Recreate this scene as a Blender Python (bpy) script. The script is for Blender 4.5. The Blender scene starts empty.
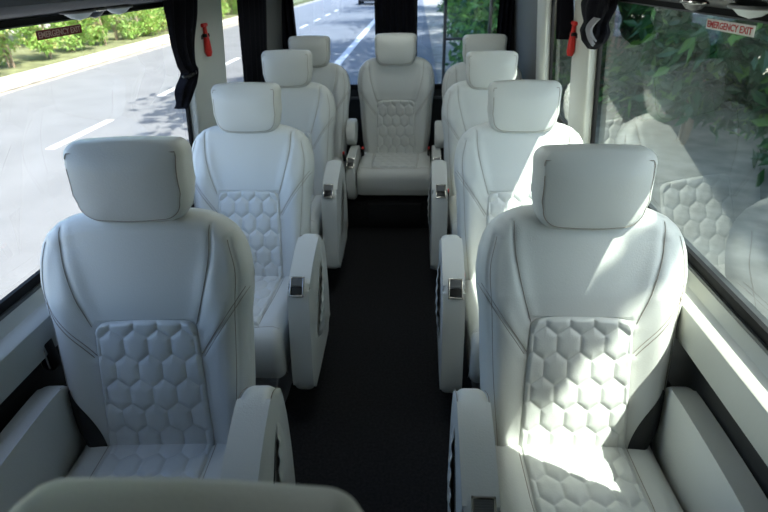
import bpy, bmesh, math, random
import numpy as np
from mathutils import Vector, Matrix
random.seed(7); rng = np.random.default_rng(7)
C = bpy.context.scene.collection
PI = math.pi

# ------------------------------------------------------------------ materials
MATS = {}
def mat(name, color, rough=.5, metal=0, bump=0, bscale=60, var=0, vscale=4, spec=.5, sheen=0, transl=None):
    m = bpy.data.materials.new(name); m.use_nodes = True
    nt = m.node_tree; N = nt.nodes; L = nt.links
    b = N['Principled BSDF']
    b.inputs['Base Color'].default_value = (*color, 1)
    b.inputs['Roughness'].default_value = rough
    b.inputs['Metallic'].default_value = metal
    b.inputs['Specular IOR Level'].default_value = spec
    if sheen: b.inputs['Sheen Weight'].default_value = sheen
    tc = N.new('ShaderNodeTexCoord')
    if bump:
        n = N.new('ShaderNodeTexNoise'); n.inputs['Scale'].default_value = bscale; n.inputs['Detail'].default_value = 4
        L.new(tc.outputs['Object'], n.inputs['Vector'])
        bp = N.new('ShaderNodeBump'); bp.inputs['Strength'].default_value = bump; bp.inputs['Distance'].default_value = .01
        L.new(n.outputs['Fac'], bp.inputs['Height']); L.new(bp.outputs['Normal'], b.inputs['Normal'])
    if var:
        n = N.new('ShaderNodeTexNoise'); n.inputs['Scale'].default_value = vscale; n.inputs['Detail'].default_value = 5
        L.new(tc.outputs['Object'], n.inputs['Vector'])
        r = N.new('ShaderNodeMapRange'); r.inputs['From Min'].default_value = .3; r.inputs['From Max'].default_value = .7
        r.inputs['To Min'].default_value = 1-var; r.inputs['To Max'].default_value = 1+var
        L.new(n.outputs['Fac'], r.inputs['Value'])
        mx = N.new('ShaderNodeMix'); mx.data_type = 'RGBA'; mx.blend_type = 'MULTIPLY'; mx.inputs['Factor'].default_value = 1
        mx.inputs[6].default_value = (*color, 1); L.new(r.outputs['Result'], mx.inputs[7]); L.new(mx.outputs[2], b.inputs['Base Color'])
    if transl:
        t = N.new('ShaderNodeBsdfTranslucent'); t.inputs['Color'].default_value = (*transl, 1)
        ad = N.new('ShaderNodeMixShader'); ad.inputs['Fac'].default_value = .35
        L.new(b.outputs[0], ad.inputs[1]); L.new(t.outputs[0], ad.inputs[2]); L.new(ad.outputs[0], N['Material Output'].inputs['Surface'])
    MATS[name] = m; return m

def glass(name, tint, ior=1.5, boost=1.0):
    m = bpy.data.materials.new(name); m.use_nodes = True
    nt = m.node_tree; N = nt.nodes; L = nt.links; N.remove(N['Principled BSDF'])
    t = N.new('ShaderNodeBsdfTransparent'); t.inputs['Color'].default_value = (*tint, 1)
    g = N.new('ShaderNodeBsdfGlossy'); g.inputs['Roughness'].default_value = 0; g.inputs['Color'].default_value = (1, 1, 1, 1)
    # Schlick reflectance, the same from both sides of the pane (two surfaces)
    ge = N.new('ShaderNodeNewGeometry'); dt = N.new('ShaderNodeVectorMath'); dt.operation = 'DOT_PRODUCT'
    L.new(ge.outputs['Normal'], dt.inputs[0]); L.new(ge.outputs['Incoming'], dt.inputs[1])
    def M(op, a, b=None):
        q = N.new('ShaderNodeMath'); q.operation = op; q.use_clamp = op == 'ADD'
        for i, v in enumerate((a, b)):
            if v is None: continue
            if isinstance(v, (int, float)): q.inputs[i].default_value = v
            else: L.new(v, q.inputs[i])
        return q.outputs[0]
    c = M('ABSOLUTE', dt.outputs['Value']); f0 = ((ior-1)/(ior+1))**2*boost*1.9
    class mu: outputs = [M('ADD', M('MULTIPLY', M('POWER', M('SUBTRACT', 1.0, c), 5.0), 1-f0), f0)]
    x = N.new('ShaderNodeMixShader'); L.new(mu.outputs[0], x.inputs['Fac']); L.new(t.outputs[0], x.inputs[1]); L.new(g.outputs[0], x.inputs[2])
    L.new(x.outputs[0], N['Material Output'].inputs['Surface'])
    return m

LEATHER = mat('pale_leather', (.635, .645, .62), .42, bump=.10, bscale=240, spec=.42)
THREAD = mat('stitch_thread', (.30, .26, .22), .8)
QUILT = mat('quilted_leather', (.655, .67, .65), .36, bump=.08, bscale=200, spec=.5)
SHELL = mat('seat_shell', (.30, .305, .31), .6, bump=.1)
DARKGAP = mat('dark_gap', (.01, .01, .012), .9)
BELT = mat('belt_webbing', (.012, .012, .014), .5, bump=.3, bscale=500)
CHROME = mat('chrome', (.55, .53, .50), .18, metal=1)
GREYPL = mat('grey_plastic', (.22, .22, .22), .4)
BLACKPL = mat('black_plastic', (.012, .012, .013), .35)
RED = mat('red_plastic', (.65, .02, .015), .35)
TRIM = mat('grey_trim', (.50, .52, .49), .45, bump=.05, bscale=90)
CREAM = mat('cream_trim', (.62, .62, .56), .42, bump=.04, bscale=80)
GREYPANEL = mat('grey_panel', (.13, .13, .125), .6, bump=.08)
RUBBER = mat('rubber', (.009, .009, .010), .7, spec=.2)
LIPGREY = mat('gasket_lip', (.09, .095, .095), .4)
CARPET = mat('dark_carpet', (.025, .025, .027), .95, bump=.8, bscale=420, var=.25, vscale=90, spec=.1)
HEADER = mat('dark_header', (.02, .021, .022), .5, bump=.05)
CEIL = mat('ceiling_vinyl', (.60, .59, .56), .7, bump=.05)
CURT = mat('navy_curtain', (.006, .006, .010), .85, bump=.3, bscale=120, spec=.15)
CURTL = mat('silver_curtain_lining', (.30, .30, .33), .5, bump=.3, bscale=90)
LENS = mat('lamp_lens', (.55, .60, .60), .3)
STEEL = mat('ladder_steel', (.10, .10, .10), .4, metal=.3)
GLASS_R = glass('tinted_side_glass', (.67, .77, .72), 1.5, 1.4)
GLASS_L = glass('clear_side_glass', (.93, .96, .95), 1.5, 1.0)
GLASS_B = glass('blue_rear_glass', (.62, .74, .90), 1.5, 1.0)
GLASS_F = glass('windscreen_glass', (.92, .96, .95), 1.5, 1.0)
ROAD = mat('asphalt', (.128, .132, .136), .85, bump=.5, bscale=30, var=.10, vscale=1.2, spec=.2)
PAINT = mat('road_paint', (.50, .50, .49), .7, var=.08, vscale=12)
DIRT = mat('dirt_verge', (.26, .24, .20), .95, bump=.5, bscale=14, var=.35, vscale=2.5, spec=.1)
KERB = mat('kerb_concrete', (.46, .43, .38), .9, bump=.4, bscale=8, var=.18, vscale=1.5, spec=.1)
SOIL = mat('leaf_litter', (.13, .14, .07), .95, bump=.6, bscale=10, var=.4, vscale=3, spec=.1)
BARK = mat('bark', (.30, .22, .15), .9, bump=.8, bscale=14, var=.25, vscale=6)
LEAF_B = mat('bright_leaf', (.24, .40, .09), .55, transl=(.42, .62, .12), var=.35, vscale=1.5)
LEAF_M = mat('fresh_leaf', (.10, .24, .05), .5, transl=(.2, .4, .06), var=.35, vscale=2)
LEAF_D = mat('dark_glossy_leaf', (.03, .10, .04), .35, transl=(.06, .18, .05), var=.5, vscale=2.5)
LEAF_Y = mat('dry_leaf', (.34, .34, .12), .6, transl=(.4, .4, .1), var=.3)
CARPAINT = mat('car_paint', (.05, .055, .06), .3)
STICKR = mat('sticker_white', (.78, .76, .70), .5)
STICKD = mat('sticker_dark_red', (.22, .02, .018), .5)
LETR = mat('letter_red', (.55, .02, .02), .5)
LETB = mat('letter_beige', (.75, .50, .42), .5)

# ------------------------------------------------------------------ helpers
def tag(o, label=None, cat=None, group=None, kind=None):
    if label: o['label'] = label
    if cat: o['category'] = cat
    if group: o['group'] = group
    if kind: o['kind'] = kind
    return o
def empty(name, loc=(0, 0, 0), rz=0):
    o = bpy.data.objects.new(name, None); o.empty_display_size = .1
    o.location = loc; o.rotation_euler = (0, 0, rz); C.objects.link(o); return o

class MB:
    def __init__(s): s.v = []; s.f = []; s.m = []
    def add(s, v, f, mi=0):
        o = len(s.v); s.v += [tuple(map(float, p)) for p in v]; s.f += [tuple(int(i)+o for i in q) for q in f]; s.m += [mi]*len(f); return s
    def bm(s, bm, mi=0):
        bm.verts.ensure_lookup_table()
        s.add([v.co[:] for v in bm.verts], [[v.index for v in f.verts] for f in bm.faces], mi); bm.free(); return s
    def box(s, lo, hi, bev=0, seg=2, mi=0, M=None):
        bm = bmesh.new(); bmesh.ops.create_cube(bm, size=1)
        for v in bm.verts: v.co = Vector([lo[i]+(v.co[i]+.5)*(hi[i]-lo[i]) for i in range(3)])
        if bev: bmesh.ops.bevel(bm, geom=bm.edges[:], offset=bev, segments=seg, profile=.5, affect='EDGES')
        if M is not None: bmesh.ops.transform(bm, matrix=M, verts=bm.verts[:])
        bm.verts.index_update(); return s.bm(bm, mi)
    def prism(s, poly, a, b, axis='x', bev=0, seg=3, mi=0):
        bm = bmesh.new()
        def P(p, t):
            return {'x': (t, p[0], p[1]), 'y': (p[0], t, p[1]), 'z': (p[0], p[1], t)}[axis]
        A = [bm.verts.new(P(p, a)) for p in poly]; B = [bm.verts.new(P(p, b)) for p in poly]
        n = len(poly); fa = bm.faces.new(A); fb = bm.faces.new(B[::-1])
        for i in range(n): bm.faces.new((A[i], B[i], B[(i+1) % n], A[(i+1) % n]))
        if bev: bmesh.ops.bevel(bm, geom=list(set(list(fa.edges)+list(fb.edges))), offset=bev, segments=seg, profile=.5, affect='EDGES')
        bmesh.ops.recalc_face_normals(bm, faces=bm.faces[:])
        bm.verts.index_update(); return s.bm(bm, mi)
    def tube(s, pts, r, n=8, mi=0, caps=True):
        pts = [Vector(p) for p in pts]; k = len(pts); rr = r if hasattr(r, '__len__') else [r]*k
        V = []; F = []; up = None
        for i, p in enumerate(pts):
            t = (pts[min(i+1, k-1)]-pts[max(i-1, 0)]).normalized()
            if up is None: up = Vector((0, 0, 1)) if abs(t.z) < .9 else Vector((1, 0, 0))
            a = t.cross(up).normalized(); b = a.cross(t).normalized(); up = b
            for j in range(n):
                an = 2*PI*j/n; V.append(p+(a*math.cos(an)+b*math.sin(an))*rr[i])
        for i in range(k-1):
            for j in range(n): F.append((i*n+j, i*n+(j+1) % n, (i+1)*n+(j+1) % n, (i+1)*n+j))
        if caps: F.append(tuple(range(n))[::-1]); F.append(tuple((k-1)*n+j for j in range(n)))
        return s.add(V, F, mi)
    def grid(s, P, mi=0, flip=False, closeu=False):
        nu, nv = P.shape[:2]; F = []
        for i in range(nu-1+(1 if closeu else 0)):
            for j in range(nv-1):
                q = (i*nv+j, ((i+1) % nu)*nv+j, ((i+1) % nu)*nv+j+1, i*nv+j+1); F.append(q[::-1] if flip else q)
        return s.add(P.reshape(-1, 3), F, mi)
    def build(s, name, mats, parent=None, smooth=40):
        me = bpy.data.meshes.new(name); me.from_pydata(s.v, [], s.f)
        if not isinstance(mats, (list, tuple)): mats = [mats]
        for m in mats: me.materials.append(m)
        me.polygons.foreach_set('material_index', s.m)
        me.validate(); me.update()
        if smooth:
            me.polygons.foreach_set('use_smooth', [True]*len(me.polygons))
            me.set_sharp_from_angle(angle=math.radians(smooth))
        o = bpy.data.objects.new(name, me); C.objects.link(o)
        if parent: o.parent = parent
        return o

def smoothpoly(pts, it=3):
    P = [np.array(p, float) for p in pts]
    for _ in range(it):
        Q = []
        for i in range(len(P)):
            a, b = P[i], P[(i+1) % len(P)]; Q += [a*.75+b*.25, a*.25+b*.75]
        P = Q
    return [tuple(p) for p in P]
def resample(pts, step):
    out = [np.array(pts[0], float)]
    for a, b in zip(pts[:-1], pts[1:]):
        a = np.array(a, float); b = np.array(b, float); n = max(1, int(np.linalg.norm(b-a)/step))
        out += [a+(b-a)*(k+1)/n for k in range(n)]
    return out
def curve(pts, n=24):   # Catmull-Rom through points
    P = [np.array(p, float) for p in pts]; P = [2*P[0]-P[1]]+P+[2*P[-1]-P[-2]]; out = []
    for i in range(1, len(P)-2):
        for k in range(n):
            t = k/n; out.append(.5*((2*P[i])+(-P[i-1]+P[i+1])*t+(2*P[i-1]-5*P[i]+4*P[i+1]-P[i+2])*t*t+(-P[i-1]+3*P[i]-3*P[i+1]+P[i+2])*t**3))
    out.append(P[-2]); return out
def dist_poly(X, Y, pts):
    D = np.full(X.shape, 9.)
    for a, b in zip(pts[:-1], pts[1:]):
        ax, ay = a[0], a[1]; bx, by = b[0]-ax, b[1]-ay; L2 = bx*bx+by*by+1e-12
        t = np.clip(((X-ax)*bx+(Y-ay)*by)/L2, 0, 1)
        D = np.minimum(D, np.hypot(X-ax-t*bx, Y-ay-t*by))
    return D
def hexpad(X, Y, w, rs):
    """height 0..1 of elongated hexagon quilting: cell width w, row spacing rs"""
    x = X/w; y = Y/rs*.8660254
    best = np.full(X.shape, 9.)
    for ox, oy in ((0, 0), (.5, .8660254)):
        cx = np.round(x-ox)+ox; cy = np.round((y-oy)/1.7320508)*1.7320508+oy
        dx = np.abs(x-cx); dy = np.abs(y-cy)
        best = np.minimum(best, np.maximum(dx, dx*.5+dy*.8660254))
    e = np.clip((.5-best)/.5, 0, 1)      # 0 at seam, 1 in the middle
    return 1-(1-np.clip(e*1.25, 0, 1))**3.2

# ------------------------------------------------------------------ seat parts (local frame: crease at origin for back / cushion)
HW = [(-.06, .228), (0, .240), (.1, .254), (.25, .263), (.38, .269), (.46, .281), (.51, .283), (.565, .277), (.605, .265), (.635, .247), (.660, .218), (.677, .180), (.685, .145), (.688, .10)]
hh_ = np.array([a for a, b in HW]); ww_ = np.array([b for a, b in HW])
def backw(h): return np.interp(h, hh_, ww_)
_oh = np.array([-.06, 0, .04, .09, .16, .25]); _ow = np.array([.192, .222, .241, .252, .259, .263])
def backo(h): return np.where(np.asarray(h) < .25, np.interp(h, _oh, _ow), backw(h))
_hs = np.concatenate([np.linspace(-.06, .60, 60), np.linspace(.605, .688, 30)])
OUT = [( float(backo(h)), h) for h in _hs]+[(-backw(h), h) for h in _hs[::-1]]
PANEL_TOP, PTW, PBW = .392, .138, .150
seams_back = []
for sx in (-1, 1):
    seams_back.append([(sx*p[0], p[1]) for p in curve([(.196, .650), (.190, .56), (.167, .46), (.141, .375)], 8)])
    seams_back.append([(sx*p[0], p[1]) for p in curve([(.276, .475), (.225, .40), (.180, .335), (.147, .285)], 8)])
    seams_back.append([(sx*p[0], p[1]) for p in curve([(.240, .610), (.256, .52), (.248, .40), (.236, .20), (.216, .0)], 8)])
def back_y(X, H):
    d = dist_poly(X, H, OUT)
    R = .05; t = np.clip(1-d/R, 0, 1)
    y = R*(1-np.sqrt(np.clip(1-t*t, 0, 1)))
    ax = np.abs(X)
    y -= .026*np.exp(-((ax-.205)/.045)**2)*np.clip((.60-H)/.15, 0, 1)*np.clip((H+.1)/.1, 0, 1)
    y -= .010*np.exp(-(X/.12)**2)*np.exp(-((H-.14)/.10)**2)          # lumbar swell
    y += .012*np.clip((H-.45)/.2, 0, 1)
    for s in seams_back:
        dd = dist_poly(X, H, s); y += .0032*np.exp(-(dd/.0055)**2) - .0016*np.exp(-((dd-.018)/.012)**2)
    return y
def panel_halfw(H): return np.interp(H, [0, PANEL_TOP], [PBW, PTW])

def make_back_mesh():
    nu, nv = 120, 150
    hs = np.concatenate([np.linspace(-.06, .58, nv-50), np.linspace(.583, .688, 50)])
    us = np.sin(np.linspace(-1, 1, nu)*PI/2*.86)/math.sin(PI/2*.86)
    U, H = np.meshgrid(us, hs, indexing='ij'); X = np.where(U > 0, U*backo(H), U*backw(H))
    Y = back_y(X, H)
    # recess under the quilted panel
    inside = np.minimum(panel_halfw(H)-np.abs(X), PANEL_TOP-H)
    Y += .006*np.clip(inside/.006, 0, 1)
    mb = MB(); mb.grid(np.stack([X, Y, H], -1), flip=False)
    # skirt and back shell
    loop = [(0, j) for j in range(nv)]+[(i, nv-1) for i in range(1, nu)]+[(nu-1, j) for j in range(nv-2, -1, -1)]
    S = []
    for i, j in loop:
        x, y, h = X[i, j], Y[i, j], H[i, j]; cx = 1-.05*0
        S.append([(x, y, h), (x*1.0, y+.03, h), (x*.985, .10, h*.995), (x*.94, .125, h*.985), (x*.5, .135, .3+(h-.3)*.5), (0, .135, .3)])
    mb.grid(np.array(S), flip=True)
    # stitching threads on the bolster seams
    for k, s in enumerate(seams_back):
        for off in ((-.0045, .0045) if k % 3 == 1 else (.0045,)):
            P = np.array(resample(s, .012)); T = np.gradient(P, axis=0); T /= np.linalg.norm(T, axis=1)[:, None]+1e-9
            Q = P+np.stack([-T[:, 1], T[:, 0]], 1)*off
            y = back_y(Q[:, 0], Q[:, 1])-.0004
            mb.tube([(q[0], yy, q[1]) for q, yy in zip(Q, y)], .0011, 4, 1)
    return mb
def make_panel_mesh():
    nu, nv = 110, 150; a = np.linspace(-1, 1, nu); b = np.linspace(0, 1, nv)
    A, B = np.meshgrid(a, b, indexing='ij')
    H = -.03+(PANEL_TOP+.03)*B; Wd = panel_halfw(H)
    rc = .035; top = np.clip((H-(PANEL_TOP-rc))/rc, 0, 1)
    Wd = Wd-rc*(1-np.sqrt(np.clip(1-top*top, 0, 1)))*.95
    Hb = H-.006*(A**2)*np.clip(B*1.5-.5, 0, 1)
    X = A*Wd
    e = np.minimum(Wd-np.abs(X), (PANEL_TOP-H)); e = np.clip(e/.010, 0, 1); edge = np.sqrt(1-(1-e)**2)
    Y = back_y(X, Hb)+.005-.011*edge-.0082*hexpad(X+.032, Hb-.02, .064, .074)*np.clip(e*1.0, 0, 1)
    mb = MB(); mb.grid(np.stack([X, Y, Hb], -1))
    s = [(-PBW-.002, 0)]+[(-float(panel_halfw(h))-.002, h) for h in np.linspace(0, PANEL_TOP-.035, 12)]
    s += [(-PTW+.035-.037*math.cos(t), PANEL_TOP-.033+.035*math.sin(t)) for t in np.linspace(.1, PI/2, 8)]
    s = s+[(-x, h) for x, h in s[::-1]]
    P = np.array(resample(s, .012)); y = back_y(P[:, 0], P[:, 1])+.0005
    mb.tube([(p[0], yy, p[1]) for p, yy in zip(P, y)], .0016, 5, 1)
    return mb

# cushion: profile runs forward then down
CP = np.array(curve([(.06, .012), (0, .0), (-.12, .004), (-.28, .014), (-.385, .016), (-.435, .002), (-.462, -.035), (-.470, -.08), (-.468, -.14), (-.455, -.195)], 14))
cs = np.concatenate([[0], np.cumsum(np.linalg.norm(np.diff(CP, axis=0), axis=1))]); CL = cs[-1]
CW = .236
def cush_base(S):
    y = np.interp(S, cs, CP[:, 0]); z = np.interp(S, cs, CP[:, 1])
    e = .012; ty = np.interp(S+e, cs, CP[:, 0])-np.interp(S-e, cs, CP[:, 0]); tz = np.interp(S+e, cs, CP[:, 1])-np.interp(S-e, cs, CP[:, 1])
    L = np.hypot(ty, tz)+1e-9; return y, z, tz/L*1.0, -ty/L       # outward normal (ny,nz)
seams_cush = [[(sx*.150, .03), (sx*.148, .25), (sx*.140, .40), (sx*.138, .46)] for sx in (-1, 1)]+[[(-.236, .46), (.236, .46)]]
def cush_pt(X, S, extra=0):
    y, z, ny, nz = cush_base(S)
    d = CW-np.abs(X); R = .035; t = np.clip(1-d/R, 0, 1); drop = R*(1-np.sqrt(np.clip(1-t*t, 0, 1)))
    h = .014*np.exp(-((np.abs(X)-.19)/.035)**2)*np.clip((.5-S)/.1, 0, 1)-drop+extra
    for s in seams_cush:
        dd = dist_poly(X, S, s); h = h-.0038*np.exp(-(dd/.005)**2)
    return np.stack([X, y+ny*h, z+nz*h], -1)
def make_cushion_mesh():
    nu, nv = 90, 150; us = np.sin(np.linspace(-1, 1, nu)*PI/2*.86)/math.sin(PI/2*.86)
    U, S = np.meshgrid(us, np.linspace(0, CL, nv), indexing='ij'); X = U*CW
    ins = np.minimum(.142-np.abs(X), .45-S)
    P = cush_pt(X, S, -.006*np.clip(ins/.006, 0, 1))
    mb = MB(); mb.grid(P, flip=True)
    for i, fl in ((0, True), (nu-1, False)):
        E = P[i]; sx = -1 if i == 0 else 1
        G = np.stack([E, E*np.array([1, 1, 1])+np.array([sx*.0, .02, -.03]), np.stack([np.full(nv, sx*CW*.98), np.clip(E[:, 1]+.03, -.44, .05), np.full(nv, -.20)], -1)], 0)
        G[2, :, 2] = np.minimum(G[2, :, 2], E[:, 2]-.03)
        mb.grid(G, flip=not fl)
    for s in seams_cush:
        Q = np.array(resample(s, .015)); p = cush_pt(Q[:, 0]+.004*np.sign(Q[:, 0]+1e-6)*(abs(s[0][0]-s[-1][0]) < .1), Q[:, 1]+(.004 if abs(s[0][0]-s[-1][0]) > .1 else 0), .0006)
        mb.tube(list(p), .0011, 4, 1)
    return mb
def make_cushpanel_mesh():
    A, S = np.meshgrid(np.linspace(-1, 1, 100), np.linspace(.02, .455, 140), indexing='ij'); X = A*.145
    e = np.clip(np.minimum(.145-np.abs(X), .455-S)/.010, 0, 1); edge = np.sqrt(1-(1-e)**2)
    P = cush_pt(X, S, -.005+.009*edge+.0078*hexpad(X, S, .064, .074)*e)
    mb = MB(); mb.grid(P, flip=True); return mb

def make_headrest_mesh(w=.298, h=.21, d=.1):
    """wrap-around block: D shaped front face, deeper lower corners; local origin at centre of the front face"""
    hw, hh = w/2, h/2
    # outline of the front face
    out = []
    def arc(cx, cz, rx, rz, a0, a1, n=9):
        for k in range(n): a = a0+(a1-a0)*k/(n-1); out.append((cx+rx*math.cos(a), cz+rz*math.sin(a)))
    rt, rb = .032, .058
    arc(hw-rt, hh-rt, rt, rt, 0, PI/2); 
    for k in range(1, 8): out.append((hw-rt-(w-2*rt)*k/8, hh+.004*math.sin(PI*k/8)))
    arc(-hw+rt, hh-rt, rt, rt, PI/2, PI)
    for k in range(1, 5): out.append((-hw+.003*math.sin(PI*k/5)-.004*k/5*0, hh-rt-(h-rt-rb)*k/5))
    arc(-hw+.008+rb, -hh+rb, rb, rb, PI, 1.5*PI)
    for k in range(1, 8): out.append((-hw+.008+rb+(w-.016-2*rb)*k/8, -hh-.004*math.sin(PI*k/8)))
    arc(hw-.008-rb, -hh+rb, rb, rb, 1.5*PI, 2*PI)
    for k in range(1, 5): out.append((hw-.003*math.sin(PI*k/5), -hh+rb+(h-rt-rb)*k/5))
    out = np.array(out); n = len(out)
    # rings (inset, y): centre of the front, seam, side, notch back
    rings = []
    def roll(z, y): return .030*max(0, min(1, (z/hh-.25)/.75))**2*max(0, 1-max(0, y)/.06)
    # rings: (scale x, scale of lower half, scale of upper half, y)
    for s in (0.02, .2, .4, .6, .76, .88, .95, 1.0): rings.append((.895*s, .862*s, .965*s, -.012*(1-s**3)+.001))
    rings += [(.905, .875, .972, .003), (.945, .925, .985, .010), (.986, .975, .995, .021), (1.0, .998, 1.0, .036), (1.004, 1.0, 1.0, .055), (1.003, 1.0, .998, .075), (.985, .985, .985, .092), (.95, .95, .95, .102), (.86, .86, .86, .108), (.5, .5, .5, .110), (.05, .05, .05, .110)]
    G = []
    for a_, lo, up_, y in rings:
        G.append([(p[0]*a_, y+roll(p[1]*up_, y), p[1]*(lo+(up_-lo)*min(1, max(0, p[1]/hh*.5+.5)))+(0 if y < .05 else (.022*max(0, (y-.05)/.05) if p[1] < -.02 else 0))) for p in out])
    mb = MB(); P = np.array(G).transpose(1, 0, 2); mb.grid(P, closeu=True, flip=True)
    mb.add([P[j, 0] for j in range(n)], [tuple(range(n))]); mb.add([P[j, -1] for j in range(n)], [tuple(range(n))[::-1]])
    k0 = max(i for i, p in enumerate(out) if p[0] < 0 and p[1] > hh*.45 and i < 40); idx = [i % n for i in range(k0, k0+n) if out[i % n][1] < hh*.86]
    sm = [(p[0]*.900, .0016+roll(p[1]*.93, 0), p[1]*(.868+.100*min(1, max(0, p[1]/hh*.5+.5)))) for p in out[idx]]
    mb.tube(sm, .0013, 5, 1, caps=False)
    return mb

# aisle arm rest panel, side = +1 outer face towards +x ; profile (y,z) relative to crease foot
ARM = smoothpoly([(.015, .25), (.035, .42), (.025, .58), (-.01, .665), (-.08, .700), (-.20, .672), (-.315, .625), (-.365, .59), (-.388, .52), (-.41, .40), (-.445, .22), (-.44, .165), (-.38, .155), (-.15, .175), (0, .19)], 2)
def make_arm_mesh(sx):
    mb = MB(); x0, x1 = sx*.262, sx*.346
    mb.prism(ARM, min(x0, x1), max(x0, x1), 'x', bev=.027, seg=6)
    top = [p for p in curve([(-.01, .655), (-.08, .688), (-.20, .660), (-.31, .614), (-.352, .58), (-.375, .50), (-.398, .38), (-.43, .20)], 6)]
    for xx, o in ((sx*.3435, .0), (sx*.2625, 0)):
        mb.tube([(xx, p[0], p[1]-.004) for p in top], .0013, 4, 1)
    return mb
def make_pocket_mesh(sx):
    # gathered pouch on the aisle face with a slit at its top edge
    def pt(y, z, o): return (sx*(.3435+o), y, z)
    nu, nv = 40, 40; mb = MB(); G = np.zeros((nu, nv, 3))
    edgeA = curve([(-.085, .60), (-.15, .52), (-.225, .44), (-.275, .36), (-.30, .26)], 10)   # slit edge (front/top)
    edgeB = curve([(-.045, .56), (-.02, .46), (-.03, .36), (-.08, .27), (-.20, .215)], 10)    # rear/bottom edge
    A = np.array(edgeA); B = np.array(edgeB)
    for i in range(nu):
        for j in range(nv):
            t = i/(nu-1); u = j/(nv-1); k = t*(len(A)-1); k0 = int(min(k, len(A)-2)); f = k-k0
            a = A[k0]*(1-f)+A[k0+1]*f; b = B[k0]*(1-f)+B[k0+1]*f; p = a*(1-u)+b*u
            o = .020*math.sin(PI*min(1, t*1.15))**.6*(1-u**2)*(.55+.45*min(1, u*6+.5)) if 0 < t < 1/1.15 else 0
            o += .0028*math.sin(t*58)*max(0, 1-u*2.2)*(1 if .04 < t < .8 else 0)
            G[i, j] = pt(p[0], p[1], max(o, .0008) if 0 < u < 1 or u == 0 else -.001)
    mb.grid(G, flip=sx > 0)
    sl = curve([(-.090, .595), (-.150, .528), (-.205, .470), (-.245, .42)], 8)
    mb.tube([(sx*.3445, p[0]-.004, p[1]+.003) for p in sl], [.001+.0035*math.sin(PI*i/(len(sl)-1)) for i in range(len(sl))], 6, 2)
    th = curve([(-.245, .42), (-.268, .375), (-.29, .32), (-.305, .24), (-.26, .205)], 8)
    mb.tube([(sx*.3440, p[0], p[1]) for p in th], .0012, 4, 1)
    return mb
def rotbox(mb, cx, cy, cz, w, l, t, ang, bev=.003, mi=0):
    M = Matrix.Translation((cx, cy, cz)) @ Matrix.Rotation(ang, 4, 'X')
    mb.box((-w/2, -l/2, -t/2), (w/2, l/2, t/2), bev, 2, mi, M)

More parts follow.
